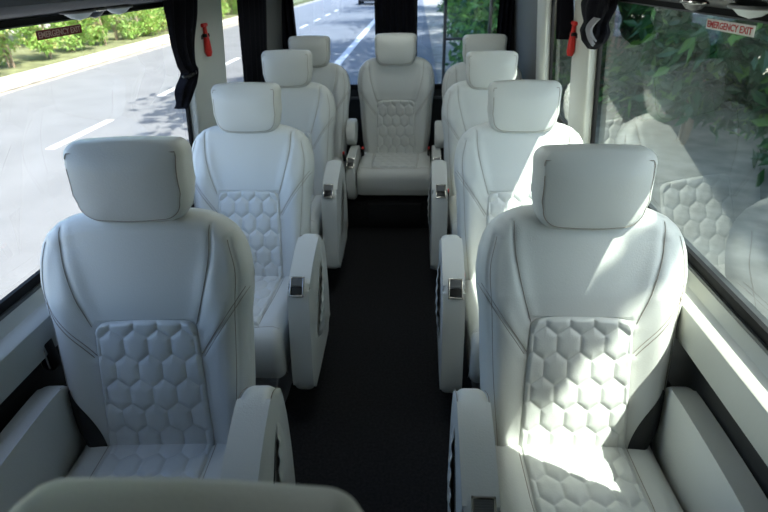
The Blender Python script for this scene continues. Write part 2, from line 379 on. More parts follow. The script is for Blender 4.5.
def make_seat(name, aisle, low=False):
    """aisle: +1 arm on +x, -1 arm on -x ; returns root empty with parts"""
    root = empty(name)
    back = (MB_BACKL if aisle == 1 else MB_BACK).build('backrest', [LEATHER, THREAD], root)
    back.location = (0, 0, .44)
    pan = MB_PANEL.build('quilted_panel', [QUILT, THREAD], back, 60)
    hr = MB_HEAD.build('headrest', [LEATHER, THREAD], root)
    for sx in (-1, 1):
        posts = MB(); posts.tube([(sx*.06, .07, -.06), (sx*.06, .08, -.15)], .007, 8); posts.build('headrest_post', CHROME, hr)
    cu = MB_CUSH.build('seat_cushion', [LEATHER, THREAD], root); cu.location = (0, 0, .44)
    MB_CPAN.build('quilted_panel', [QUILT, THREAD], cu, 60)
    b = MB(); b.prism(smoothpoly([(-.40, .0), (-.43, .08), (-.42, .235), (.05, .235), (.06, .1), (.0, 0)], 1), -.19, .19, 'x', bev=.01)
    b.build('pedestal', SHELL if aisle else DARKGAP, root)
    arms = (1, -1) if aisle == 0 else (aisle,)
    for sx in arms:
        if aisle != 0:
            a = make_arm_mesh(sx).build('armrest', [LEATHER, THREAD], root)
            make_pocket_mesh(sx).build('storage_pocket', [LEATHER, THREAD, DARKGAP], a)
            cy, cz, ang, cx = -.352, .6085, math.radians(48), sx*.300
        else:
            m = MB(); pr = smoothpoly([(-.02, .30), (.0, .45), (-.05, .515), (-.2, .535), (-.40, .52), (-.47, .47), (-.49, .36), (-.48, .25), (-.40, .22), (-.1, .25)], 2)
            m.prism(pr, min(sx*.243, sx*.30), max(sx*.243, sx*.30), 'x', bev=.014, seg=4)
            a = m.build('armrest', [LEATHER, THREAD], root)
            cy, cz, ang, cx = -.445, .503, math.radians(42), sx*.2715
        fr = MB(); w_, l_ = .054, .078
        for (dx, dy, ww, ll) in ((-w_/2+.003, 0, .006, l_), (w_/2-.003, 0, .006, l_), (0, -l_/2+.004, w_, .008), (0, l_/2-.003, w_, .006)):
            M = Matrix.Translation((cx, cy, cz)) @ Matrix.Rotation(ang, 4, 'X')
            fr.box((dx-ww/2, dy-ll/2, -.004), (dx+ww/2, dy+ll/2, .0065), .002, 2, 0, M)
        cp = fr.build('control_bezel', CHROME, a)
        k = MB(); M = Matrix.Translation((cx, cy, cz)) @ Matrix.Rotation(ang, 4, 'X')
        k.box((-.023, -.034, -.004), (.023, .002, .001), .001, 2, 0, M); k.build('button_recess', BLACKPL, a)
        k = MB()
        k.box((-.023, .003, -.004), (.023, .035, .004), .002, 2, 0, M)
        for q in range(5): k.box((-.020, .007+q*.0055, .004), (.020, .0095+q*.0055, .006), 0, 1, 0, M)
        k.build('recline_lever', GREYPL, a)
        # belt buckle beside the cushion
        q = MB(); M = Matrix.Translation((sx*.244, -.06, .475)) @ Matrix.Rotation(math.radians(20), 4, 'X')
        q.box((-.008, -.014, -.04), (.008, .014, .03), .004, 2, 0, M); bk = q.build('belt_buckle', BLACKPL, root)
        q = MB(); q.box((-.0075, -.013, .026), (.0075, .013, .036), .003, 2, 0, M); q.build('release_button', RED, bk)
    if aisle != 0:   # wall side arm, plain padded bar
        sx = -aisle; m = MB()
        m.prism(smoothpoly([(.05, .42), (.07, .56), (.05, .637), (-.01, .652), (-.34, .648), (-.47, .62), (-.50, .54), (-.50, .42), (-.48, .36), (-.05, .36)], 2), min(sx*.240, sx*.302), max(sx*.240, sx*.302), 'x', bev=.012, seg=4)
        m.tube([(sx*.2445, p[0], p[1]-.0035) for p in curve([(.03, .640), (-.02, .649), (-.34, .645), (-.45, .624)], 6)], .0012, 4, 1)
        m.build('side_armrest', [LEATHER, THREAD], root)
        # lap belt lying over the outer foot of the backrest
        path = curve([(.182, -.02), (.192, .035), (.210, .090), (.232, .135), (.252, .172)], 8); n = len(path); G = []
        for i, p in enumerate(path):
            t = path[min(i+1, n-1)]-path[max(i-1, 0)]; t /= np.linalg.norm(t); w = np.array([t[1], -t[0]])
            row = []
            for k in np.linspace(-1, 1, 7):
                q = p+w*k*.030; row.append((sx*q[0], min(float(back_y(np.array([min(q[0], float(backo(q[1]))-.004)]), np.array([q[1]]))[0]), .045)-.004, q[1]))
            G.append(row)
        last = G[-1]
        for dy, dx in ((.03, .010), (.06, .014), (.09, .012)): G.append([(a+sx*dx, b+dy, c+.01) for a, b, c in last])
        G = np.array(G); m = MB(); m.grid(G, flip=True); m.grid(G+np.array([0, .002, 0]))
        m.build('seat_belt', BELT, root)
    return root
def mirrored(mb):
    q = MB(); q.v = [(-x, y, z) for x, y, z in mb.v]; q.f = [f[::-1] for f in mb.f]; q.m = list(mb.m); return q
MB_BACK, MB_PANEL, MB_HEAD, MB_CUSH, MB_CPAN = make_back_mesh(), make_panel_mesh(), make_headrest_mesh(), make_cushion_mesh(), make_cushpanel_mesh()

def kids(o): return [c for c in bpy.data.objects if c.parent == o]
def copy_tree(o, parent=None):
    c = o.copy(); C.objects.link(c)
    if parent: c.parent = parent
    for ch in kids(o): copy_tree(ch, c)
    return c
def set_recline(root, ang, lift):
    for ch in kids(root):
        b = ch.name.split('.')[0]
        if b == 'backrest': ch.rotation_euler = (-ang, 0, 0)
        if b == 'headrest':
            v = Vector((0, -.030, .698+lift)); v.rotate(Matrix.Rotation(-ang, 3, 'X'))
            ch.location = v+Vector((0, 0, .44)); ch.rotation_euler = (-.03-ang*.15, 0, 0)
        if b == 'seat_belt': ch.location = (0, 0, .44); ch.rotation_euler = (-ang, 0, 0)

MB_BACKL = mirrored(MB_BACK)
protoL = make_seat('captain_seat', 1); protoR = make_seat('captain_seat', -1); protoC = make_seat('captain_seat', 0)
usedL = usedR = False
SEATS = [
 # side, x, headrest front y, headrest z, crease y, label
 ('L', -.574, 1.198, 1.198, 1.044, 'pale leather captain seat nearest the camera on the left, beside the road window'),
 ('R', .617, 1.256, 1.157, 1.085, 'pale leather captain seat nearest the camera on the right, crossed by diagonal sunlight'),
 ('L', -.583, 2.248, 1.142, 2.005, 'second pale leather captain seat on the left, beside the grey pillar with the tied curtain'),
 ('R', .614, 2.219, 1.147, 2.005, 'second pale leather captain seat on the right, its outer shoulder in full sun'),
 ('L', -.612, 3.197, 1.161, 2.985, 'third pale leather captain seat on the left, near the full length black curtain'),
 ('R', .598, 3.182, 1.142, 2.985, 'third pale leather seat on the right, in front of the corner seat'),
 ('L', -.606, 3.902, 1.169, 3.72, 'pale leather seat in the left corner of the back row'),
 ('R', .625, 3.80, 1.173, 3.64, 'pale leather seat in the right corner of the back row, against the ladder outside'),
 ('C', .012, 3.892, 1.182, 3.84, 'middle pale leather seat of the back row, alone facing down the aisle'),
]
for s, x, yh, zh, yc, lab in SEATS:
    if s == 'L': r = copy_tree(protoL) if usedL else protoL; usedL = True
    elif s == 'R': r = copy_tree(protoR) if usedR else protoR; usedR = True
    else: r = protoC
    r.location = (x, yc, 0); L = math.hypot(yh-yc+.03, zh-.44)
    ang = math.atan2(yh-yc+.03, zh-.44); set_recline(r, ang, L-.715)
    near = s == 'L' and yc < 1.1; r.scale = (1.03 if near else 1, 1, 1); r.rotation_euler = (0, 0, .06 if near else 0)
    for ch in kids(r):
        if near and ch.name.startswith('headrest'): ch.location.x = .012
        elif ch.name.startswith('headrest'): ch.location.x = 0
        if s == 'C' and ch.name.startswith('seat_cushion'): ch.scale = (1.10, .94, .86)
        if ch.name.startswith('armrest'): ch.location = (.012, 0, .012) if near else (0, 0, 0)
        if s == 'C' and ch.name.startswith('armrest'): ch.location = (.024*(1 if sum(v.co.x for v in ch.data.vertices) > 0 else -1), 0, .01)
    tag(r, lab, 'seat', 'pale leather captain seats')
    bpy.context.view_layer.update()
# corner seats of the back row: aisle arm is a short folded one
for r in [o for o in C.objects if o.parent is None and o.get('label', '').find('corner of the back row') > 0]:
    for ch in kids(r):
        if ch.name.split('.')[0] in ('armrest', 'side_armrest'):
            for g in kids(ch): bpy.data.objects.remove(g)
            isarm = ch.name.split('.')[0] == 'armrest'
            if isarm:
                sx = 1 if r.location.x < 0 else -1
                m = MB(); m.prism(smoothpoly([(-.02, .56), (-.05, .60), (.0, .66), (.06, .70), (.20, .70), (.22, .60), (.10, .53), (.02, .53)], 2), min(sx*.262, sx*.328), max(sx*.262, sx*.328), 'x', bev=.016, seg=4)
                o = m.build('folded_armrest', [LEATHER, THREAD], r)
            bpy.data.objects.remove(ch)

# front seat whose head restraint pokes into the bottom of the picture
fs = empty('front_seat', (-.024, .01, 0)); tag(fs, 'front seat showing only its headrest top at the bottom edge of the picture', 'seat')
b = MB_BACK.build('backrest', [LEATHER, THREAD], fs); b.location = (0, 0, .53)
h = MB_HEAD.build('headrest', [LEATHER, THREAD], fs); h.location = (0, .160, 1.190); h.rotation_euler = (-.16, 0, 0); b.rotation_euler = (-.22, 0, 0)
c_ = MB_CUSH.build('seat_cushion', [LEATHER, THREAD], fs); c_.location = (0, 0, .53)
m = MB(); m.box((-.18, -.4, .0), (.18, .06, .35), .02); m.build('pedestal', SHELL, fs)

# ------------------------------------------------------------------ the cabin
def st(o, label=None): o['kind'] = 'structure'; return o
Y0, Y1 = -1.35, 4.36
SB = {-1: .883, 1: .925}                 # sill height (lower edge of glass)
ZT = 1.552
def gx(z): return .962-(z-.9)*.092       # half width of the cabin at the glass
m = MB(); m.box((-1.0, Y0, -.06), (1.0, Y1, 0)); st(m.build('floor', CARPET))
m = MB(); m.box((-.60, 3.44, .001), (.62, Y1-.03, .215), .01); st(m.build('trim_1', CARPET))   # step the rear row stands on
m = MB(); m.prism([(-.90, 1.86), (-.8, 1.93), (0, 1.97), (.8, 1.93), (.90, 1.86), (.98, 1.86), (.85, 2.0), (0, 2.05), (-.85, 2.0), (-.98, 1.86)], Y0, Y1, 'y'); st(m.build('ceiling', CEIL))
for sx, nm in ((-1, 'left'), (1, 'right')):
    sb = SB[sx]
    m = MB()
    # lower wall: ledge, face, dark recess below
    prof = [(1.0, 0), (1.0, sb-.14), (gx(sb)+.006, sb-.02), (.944, sb-.04), (.938, sb-.058), (.930, sb-.068), (.890, sb-.074), (.884, sb-.080), (.882, sb-.172), (.886, sb-.178), (.955, sb-.182), (.955, .0)]
    m.prism([(sx*x, z) for x, z in prof], Y0, Y1, 'y')
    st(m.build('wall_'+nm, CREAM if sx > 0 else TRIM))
    m = MB(); m.box((min(sx*.925, sx*.9545), Y0, .002), (max(sx*.925, sx*.9545), Y1, sb-.184)); st(m.build('trim_%d' % (2 if sx < 0 else 3), HEADER))
    # header above the glass
    inner = .60 if sx < 0 else .80
    m = MB()
    prof = [(.945, ZT+.020), (.94, ZT+.008), (gx(ZT)+.03, ZT), (gx(ZT)-.004, ZT), (gx(ZT)-.02, ZT+.012), (inner+.02, ZT+.04), (inner, ZT+.055), (inner, ZT+.075), (gx(ZT)+.05, ZT+.30), (.945, ZT+.06)]
    m.prism([(sx*x, z) for x, z in prof], Y0, Y1, 'y'); st(m.build('trim_%d' % (4 if sx < 0 else 5), HEADER))
    m = MB(); m.prism([(sx*(inner-.004), ZT+.056), (sx*(inner-.02), ZT+.075), (sx*(inner+.02), ZT+.33), (sx*(inner+.09), ZT+.33), (sx*(inner+.02), ZT+.078)], Y0, Y1, 'y')
    st(m.build('trim_%d' % (6 if sx < 0 else 7), HEADER if sx < 0 else CEIL))

def wallbox(mb, sx, y0, y1, z0, z1, d0, d1, bev=.0, mi=0):
    """piece following the lean of the side, d = inward depth from the glass line"""
    P = [(sx*(gx(z0)-d0), z0), (sx*(gx(z0)-d1), z0), (sx*(gx(z1)-d1), z1), (sx*(gx(z1)-d0), z1)]
    mb.prism(P, y0, y1, 'y', bev=bev)
def window(n, sx, y0, y1, gl, lip=LIPGREY):
    z0, z1 = SB[sx], ZT
    e = empty('window_%d' % n, (sx*gx(1.2), (y0+y1)/2, z0)); st(e); inv = Matrix.Translation(-Vector(e.location))
    def bl(mb, nm, mt):
        mb.v = [tuple(Vector(v)-Vector(e.location)) for v in mb.v]; return mb.build(nm, mt, e, 30)
    m = MB()
    P = [[(sx*(gx(z)+.0), y, z) for z in np.linspace(z0-.01, z1+.01, 6)] for y in (y0, y1)]
    m.grid(np.array(P)); bl(m, 'pane', gl)
    m = MB(); g = .022
    wallbox(m, sx, y0, y1, z0-.025, z0+.004, 0, .014, .004); wallbox(m, sx, y0, y1, z1-.010, z1+.012, 0, .012, .004)
    wallbox(m, sx, y0, y0+g, z0, z1, 0, .016, .004); wallbox(m, sx, y1-g, y1, z0, z1, 0, .016, .004)
    bl(m, 'gasket', RUBBER)
    m = MB(); wallbox(m, sx, y0, y1, z0-.034, z0-.024, 0, .022, .003); wallbox(m, sx, y0+g, y1-g, z1-.012, z1-.0085, 0, .016)
    bl(m, 'gasket_lip', lip)
def pillar(nm, sx, y0, y1, mt, d=.05, bev=.015):
    m = MB(); z0 = SB[sx]-.06
    wallbox(m, sx, y0, y1, z0, ZT+.03, -.002, d, bev); st(m.build(nm, mt))
# left side
window(1, -1, .62, 2.49, GLASS_L); pillar('trim_8', -1, 2.49, 2.96, TRIM)
window(2, -1, 2.96, 3.86, GLASS_L); pillar('trim_9', -1, 3.86, Y1, GREYPANEL, .05)
pillar('trim_10', -1, .50, .62, TRIM)
pillar('trim_11', -1, Y0, .50, TRIM)  # unseen solid panel, no cab window, to cut frontal light on the headrests
# right side
window(4, 1, .735, 2.34, GLASS_R); pillar('trim_12', 1, 2.34, 2.61, CREAM)
window(5, 1, 2.61, 3.20, GLASS_R); pillar('trim_13', 1, 3.20, 3.44, CREAM, .045); pillar('trim_14', 1, 3.44, Y1, GREYPANEL, .03)
pillar('trim_15', 1, .48, .735, CREAM)
pillar('trim_16', 1, Y0, .48, CREAM)  # likewise closed in place of a cab window, cutting frontal light

# rear doors with two big windows
ZB = .852
m = MB(); YR = Y1
m.box((-1.0, YR, 0), (1.0, YR+.05, ZB-.03)); m.box((-.150, YR, ZB-.03), (.152, YR+.05, 1.95)); m.box((-1.0, YR, ZB-.03), (-.80, YR+.05, 1.95)); m.box((.79, YR, ZB-.03), (1.0, YR+.05, 1.95)); m.box((-1, YR, 1.75), (1, YR+.05, 2.0))
st(m.build('wall_rear', HEADER))
for n, x0, x1 in ((7, -.80, -.150), (8, .152, .79)):
    e = empty('window_%d' % n, ((x0+x1)/2, YR+.03, ZB)); st(e); cx = (x0+x1)/2; hw = (x1-x0)/2
    m = MB(); m.grid(np.array([[(a, 0, b) for b in (-.02, .92)] for a in (-hw, hw)])); m.build('pane', GLASS_B, e)
    m = MB(); m.box((-hw, -.035, -.04), (hw, -.028, .0), .002); m.box((-hw, -.035, 0), (-hw+.012, -.028, .9)); m.box((hw-.012, -.035, 0), (hw, -.028, .9)); m.build('gasket', RUBBER, e)
    m = MB(); m.box((-hw+.01, -.052, -.115), (hw-.01, -.033, -.095), .004); m.build('door_handle_rail', LIPGREY, e)
# front bulkhead: unseen, closed without a windscreen to keep front light out
m = MB(); m.box((-1.0, Y0-.1, 0), (1.0, Y0, 1.98)); st(m.build('wall_front', GREYPANEL))

# ------------------------------------------------------------------ fittings
def text(body, w, h, mt, parent, loc, rotm):
    cu = bpy.data.curves.new('lettering', 'FONT'); cu.body = body; cu.align_x = 'CENTER'; cu.align_y = 'CENTER'; cu.size = 1; cu.extrude = .003; cu.offset = .018
    o = bpy.data.objects.new('lettering', cu); C.objects.link(o); bpy.context.view_layer.update()
    dg = bpy.context.evaluated_depsgraph_get(); me = bpy.data.meshes.new_from_object(o.evaluated_get(dg)); bpy.data.objects.remove(o)
    co = np.array([v.co[:] for v in me.vertices]); mn, mx = co.min(0), co.max(0)
    for v in me.vertices:
        v.co = Vector(((v.co.x-(mn[0]+mx[0])/2)/(mx[0]-mn[0])*w, (v.co.y-(mn[1]+mx[1])/2)/(mx[1]-mn[1])*h, v.co.z*.15+.0006))
    me.materials.clear(); me.materials.append(mt)
    o = bpy.data.objects.new('lettering', me); C.objects.link(o); o.parent = parent; o.matrix_local = rotm; return o
def sticker(sx, yc, zc, w, h, bg, fg, lab):
    x = gx(zc)-.003; lean = math.atan(.092)
    e = empty('emergency_exit_sticker', (sx*x, yc, zc)); tag(e, lab, 'sticker', None)
    # local frame: text x axis along reading direction, normal inward
    if sx > 0: ax = Vector((0, -1, 0))
    else: ax = Vector((0, 1, 0))
    up = Vector((-sx*math.sin(lean), 0, math.cos(lean))); nz = ax.cross(up)
    M = Matrix((ax, up, nz)).transposed().to_4x4()
    m = MB(); m.box((-w/2, -h/2, -.0005), (w/2, h/2, .0005)); o = m.build('backing', bg, e, 0); o.matrix_local = M
    text('EMERGENCY EXIT', w*.93, h*.66, fg, e, None, M)
sticker(1, 1.392, 1.519, .217, .0235, STICKR, LETR, 'white sticker with red EMERGENCY EXIT letters on the right side window')
sticker(-1, 1.628, 1.512, .222, .0250, STICKD, LETB, 'dark red backlit EMERGENCY EXIT sticker on the left side window')

def hammer(sx, y, zt, zb, lab):
    x = gx((zt+zb)/2)-.062
    e = empty('emergency_hammer', (sx*x, y, (zt+zb)/2)); tag(e, lab, 'hammer', None)
    m = MB(); L = zt-zb; s = -sx
    m.tube([(0, 0, -L*.5), (0, 0, -L*.38), (0, 0, -L*.1), (0, 0, L*.2), (0, 0, L*.40)], [.012, .018, .016, .010, .009], 10)
    m.build('handle', RED, e)
    m = MB(); m.tube([(0, -.032, L*.40), (0, -.026, L*.40), (0, .026, L*.40), (0, .032, L*.40)], [.002, .009, .009, .002], 10); m.build('hammer_head', RED, e)
    m = MB(); m.box((min(sx*.010, sx*.024), -.040, L*.0), (max(sx*.010, sx*.024), .026, L*.50), .005); m.box((-.013, -.018, L*.06), (.013, -.012, L*.16), .002); m.box((-.013, .012, L*.06), (.013, .018, L*.16), .002)
    m.build('holder', BLACKPL, e)
hammer(-1, 2.66, 1.46, 1.304, 'red escape hammer in a black holder on the left grey pillar')
hammer(1, 2.555, 1.45, 1.30, 'red escape hammer in a black holder on the right cream pillar')

def cloth_strip(pathc, widths, folds, amp, axis, n=90, thick=.003):
    """hanging gathered cloth: centre line pathc (y,z), half widths; folds across y, depth in x"""
    P = curve(pathc, 14); W = np.array([w[0] for w in curve([(w, 0) for w in widths], 14)]); G = np.zeros((n, len(P), 3))
    for i in range(n):
        u = -1+2*i/(n-1)
        for j, p in enumerate(P):
            d = axis*amp*(math.sin(u*folds*PI+.5*math.sin(j*.09+u))*.6+math.cos(u*PI/2)*1.0)
            G[i, j] = (d, p[0]+u*W[j], p[1])
    return G
def curtain(sx, path, widths, folds, amp, lab, d=.055, tie=None, tail=None, mt=CURT, name='window_curtain', group=None):
    y0 = path[0][0]; z0 = path[0][1]
    e = empty(name, (sx*(gx(1.3)-d), y0, z0)); tag(e, lab, 'curtain', group)
    G = cloth_strip([(p[0]-y0, p[1]-z0) for p in path], widths, folds, amp, -sx)
    lean = np.zeros_like(G); lean[..., 0] = -sx*.092*(G[..., 2]+z0-1.3)
    m = MB(); m.grid(G+lean); m.grid(G+lean+np.array([sx*.004, 0, 0]), flip=True)
    m.build('fabric', [mt], e)
    if tie:
        m = MB(); y, z, r = tie
        pts = [(-sx*(.010+amp*.8*math.cos(a))+(-sx*.092*(z-1.3)), y-y0+r*math.sin(a), z-z0+.012*math.sin(a)) for a in np.linspace(0, 2*PI, 20)]
        m.tube(pts, .009, 8); m.build('tie_band', BLACKPL, e)
    return e
curtain(-1, [(2.39, 1.60), (2.37, 1.50), (2.335, 1.40), (2.345, 1.32), (2.375, 1.275), (2.33, 1.225), (2.27, 1.18), (2.22, 1.15)], [.165, .15, .11, .075, .055, .085, .05, .005], 4, .03, 'black curtain tied back to a point beside the big left window', .07, (2.375, 1.275, .06))
curtain(-1, [(3.50, 1.60), (3.50, 1.3), (3.51, 1.0), (3.51, .86)], [.30, .29, .28, .28], 6, .02, 'full length black curtain drawn over the rear half of the second left window', .06)
curtain(1, [(2.66, 1.60), (2.655, 1.50), (2.65, 1.44), (2.65, 1.40), (2.65, 1.36)], [.03, .05, .05, .06, .02], 3, .03, 'small black gathered curtain behind the red hammer on the right', .065)
def bundle(sx, y, zs, rs, lab):
    e = empty('gathered_curtain', (sx*(gx(1.45)-.075), y, zs[0])); tag(e, lab, 'curtain')
    m = MB(); n = 40; G = np.zeros((n, 40, 3))
    zz = np.linspace(zs[0], zs[1], 40); rr = np.interp(np.linspace(0, 1, 40), np.linspace(0, 1, len(rs)), rs)
    for i in range(n):
        a = 2*PI*i/n
        for j in range(40):
            r = rr[j]*(1+.12*math.sin(7*a+j*.15)); G[i, j] = (math.cos(a)*r*.45, math.sin(a)*r, zz[j]-zs[0])
    m.grid(G, closeu=True); m.build('fabric', CURT, e)
    m = MB()
    for k in range(6):
        t = k/5; z0 = zs[1]-zs[0]+.115
        pts = [(-sx*(.028+.020*math.sin(PI*u)), -.128+.013*k+.020*math.sin(PI*u)*(1-t), z0-.075*u-.02*math.sin(PI*t)*u) for u in np.linspace(0, 1, 10)]
        m.tube(pts, [.0025+.0035*math.sin(PI*u) for u in np.linspace(0, 1, 10)], 6)
    m.build('lining_folds', CURTL, e)
    return e
bundle(1, 2.19, (1.62, 1.375), [.11, .11, .105, .115, .10, .08, .10, .085, .03], 'knotted black curtain bundle with pale lining at the top of the big right window')
# rear curtains
def rear_curtain(x0, x1, lab, folds):
    e = empty('rear_curtain', ((x0+x1)/2, YR-.045, 1.90)); tag(e, lab, 'curtain', None); n = 80; hw = (x1-x0)/2; G = np.zeros((n, 12, 3))
    for i in range(n):
        u = -1+2*i/(n-1)
        for j in range(12):
            z = -1.06*j/11; G[i, j] = (u*hw*(1-.04*math.sin(j*.5)), -.018*math.sin(u*folds*PI), z)
    m = MB(); m.grid(G, flip=True); m.grid(G+np.array([0, .004, 0])); m.build('fabric', CURT, e)
rear_curtain(-.148, .148, 'black pleated curtains bunched between the two rear windows', 5)
rear_curtain(-.905, -.77, 'black curtain bunched at the left edge of the rear window', 3)
rear_curtain(.765, .88, 'black curtain bunched at the right edge of the rear window', 3)

# reading lamps and vents in the headers
def console_lamp(sx, x, y, kind, lab):
    inner = .60 if sx < 0 else .80; a = (.90-x)/(.88-inner-.02) if inner < .88 else 0
    z = ZT+.012+(.028)*min(1, max(0, (.882-x)/(.882-inner-.02)))
    e = empty('reading_lamp' if kind == 'lamp' else 'air_vent', (sx*x, y, z-.001)); tag(e, lab, 'lamp' if kind == 'lamp' else 'vent')
    m = MB(); R1, R2 = (.034, .065) if kind == 'lamp' else (.03, .05)
    pts = [(R1*math.cos(a), R2*math.sin(a), -.003) for a in np.linspace(0, 2*PI, 33)]
    m.tube(pts, .004, 8, caps=False); m.build('bezel', CHROME if kind == 'vent' else GREYPL, e)
    m = MB(); V = [(0, 0, -.026)]+[(R1*q*math.cos(a), R2*q*math.sin(a), zz) for q, zz in ((.5, -.020), (.98, -.003)) for a in np.linspace(0, 2*PI, 32, endpoint=False)]
    F = [(0, 1+i, 1+(i+1) % 32) for i in range(32)]+[(1+i, 33+i, 33+(i+1) % 32, 1+(i+1) % 32) for i in range(32)]
    m.add(V, F); m.build('lens' if kind == 'lamp' else 'vane', LENS if kind == 'lamp' else BLACKPL, e)
console_lamp(-1, .80, 1.80, 'lamp', 'grey oval reading lamp lens in the left header, nearer the tied curtain')
console_lamp(-1, .79, 1.56, 'lamp', 'grey oval reading lamp lens above the dark red sticker')
console_lamp(-1, .80, 1.655, 'vent', 'round black air vent between the two left reading lamps')
console_lamp(1, .86, 1.50, 'vent', 'silver ringed oval air vent in the right header')
console_lamp(1, .855, 1.235, 'lamp', 'pale reading lamp lens in the right header above the white sticker')
FILLGLOW = bpy.data.materials.new('fill_glow'); FILLGLOW.use_nodes = True
_b = FILLGLOW.node_tree.nodes['Principled BSDF']; _b.inputs['Base Color'].default_value = (.8, .8, .78, 1)
_b.inputs['Emission Color'].default_value = (.92, 1, .97, 1); _b.inputs['Emission Strength'].default_value = 6
for y, lab in ((1.7, 'added unseen fill lamp over the middle of the aisle'), (2.75, 'added unseen fill lamp over the rear part of the aisle'), (3.6, 'added unseen fill lamp above the back row')):  # unseen lamps added to lift the light on the rear seats
    e = empty('added_fill_lamp', (0, y, 1.965)); tag(e, lab, 'lamp')
    m = MB(); m.box((-.32, -.09, -.02), (.32, .09, .004), .01); m.build('housing', CREAM, e)
    m = MB(); m.box((-.30, -.075, -.026), (.30, .075, -.019), .003); m.build('diffuser', FILLGLOW, e)
# belt guide on the left wall behind the front left seat
e = empty('belt_anchor', (-.895, 1.13, .70)); tag(e, 'chrome edged black seat belt guide between the front left seat and the wall', 'belt anchor')
m = MB(); m.box((-.014, -.02, -.05), (.014, .02, .045), .006); m.build('housing', BLACKPL, e)
m = MB(); m.tube([(-.01, -.026, -.035), (-.008, -.026, .03)], .003, 6); m.tube([(.010, -.026, -.035), (.012, -.026, .03)], .003, 6); m.build('guide_bar', CHROME, e)

# ------------------------------------------------------------------ outside
GZ = -.75
m = MB(); m.box((-60, -40, GZ-.2), (40, 160, GZ-.02)); st(m.build('ground', DIRT))
m = MB(); m.box((-9.7, -40, GZ-.019), (.70, 160, GZ)); st(m.build('road', ROAD))
m = MB(); m.box((-2.35, -40, GZ), (-2.10, 160, GZ+.004)); st(m.build('road_line', PAINT))
e0 = None
for i, y in enumerate([4.5+4.1*k for k in range(10)]):
    m = MB(); m.box((-.075, -.95, 0), (.075, .95, .004))
    if e0 is None: o = m.build('lane_dash', PAINT); e0 = o
    else: o = e0.copy(); C.objects.link(o)
    o.location = (-5.72, y+.2, GZ+.0005); tag(o, 'short white lane dash painted on the road beyond the white edge line', 'road marking', 'white lane dashes on the road')
e0 = None
for k in range(16):
    if e0 is None:
        m = MB(); m.prism([(-.18, 0), (.14, 0), (.14, .22), (.10, .25), (-.18, .25)], -1.15, 1.15, 'y', bev=.02); o = m.build('kerb_stone', KERB); e0 = o
    else: o = e0.copy(); C.objects.link(o)
    o.location = (-9.98-.012*k*2.34, 2+k*2.34, GZ); tag(o, 'weathered pale concrete kerb stone at the far side of the road', 'kerb', 'kerb stones beyond the road')
m = MB(); m.box((-19, -10, GZ-.02), (-10.4, 60, GZ+.22)); st(m.build('verge', SOIL))
m = MB(); m.box((-60, -40, GZ-.02), (-19, 100, GZ+.23)); st(m.build('far_ground', KERB))

def leafmesh(mb, centers, size, mi=None, aspect=.42, droop=.3):
    n = len(centers); c = np.array(centers)
    th = rng.uniform(0, 2*PI, n); ph = rng.normal(-.2, .5, n)
    d = np.stack([np.cos(th)*np.cos(ph), np.sin(th)*np.cos(ph), np.sin(ph)], 1)
    r = rng.normal(size=(n, 3)); w = np.cross(d, r); w /= np.linalg.norm(w, axis=1)[:, None]
    nn = np.cross(d, w); L = size*rng.uniform(.6, 1.3, n)[:, None]
    a = c; b = c+d*L*.45+w*L*aspect*.5; e = c+d*L-np.array([0, 0, 1])*L*droop*.3; f = c+d*L*.45-w*L*aspect*.5; g = c+d*L*.5+nn*L*.07
    V = np.stack([a, b, e, f, g], 1).reshape(-1, 3); base = len(mb.v)
    mb.v += [tuple(v) for v in V.tolist()]
    F = []
    for i in range(n):
        k = base+i*5; F += [(k, k+1, k+4), (k+1, k+2, k+4), (k+2, k+3, k+4), (k+3, k, k+4)]
    mb.f += F
    if mi is None: mb.m += [0]*len(F)
    else:
        q = np.repeat((rng.random(n) < mi).astype(int), 4); mb.m += q.tolist()
def plant(name, loc, R, h0, h1, n, size, mats, lab, cat, group, mi=.1, trunk=.05, clumps=14, stems=1, shell=.5):
    e = empty(name, loc); tag(e, lab, cat, group)
    cl = []
    for k in range(clumps):
        a = rng.uniform(0, 2*PI); r = R*math.sqrt(rng.uniform(0, 1))*.75; z = rng.uniform(h0, h1)
        cl.append((r*math.cos(a), r*math.sin(a), z))
    pts = []
    cr = R*.42
    for k in range(n):
        c = cl[rng.integers(clumps)]; v = rng.normal(size=3); v /= np.linalg.norm(v); q = cr*rng.uniform(shell, 1.05)
        p = (c[0]+v[0]*q, c[1]+v[1]*q, max(.02, c[2]+v[2]*q*.8)); pts.append(p)
    mb = MB(); leafmesh(mb, pts, size, mi); mb.build('foliage', mats, e, 0)
    mb = MB()
    for s in range(stems):
        ox, oy = (rng.uniform(-.2, .2)*R, rng.uniform(-.2, .2)*R) if stems > 1 else (0, 0)
        top = (ox+rng.uniform(-.15, .15)*R, oy+rng.uniform(-.15, .15)*R, h1)
        P = curve([(ox, oy, 0), (ox*.8+top[0]*.2+.03, oy, h1*.35), (top[0]*.6+ox*.4, top[1]*.7, h1*.7), top], 5)
        mb.tube(P, [trunk*(1-.6*i/len(P)) for i in range(len(P))], 8)
    for c in cl[:10]:
        mb.tube(curve([(0, 0, c[2]*.55), (c[0]*.5, c[1]*.5, c[2]*.85), c], 4), [trunk*.35]*9, 5)
    mb.build('trunk', BARK, e)
    return e
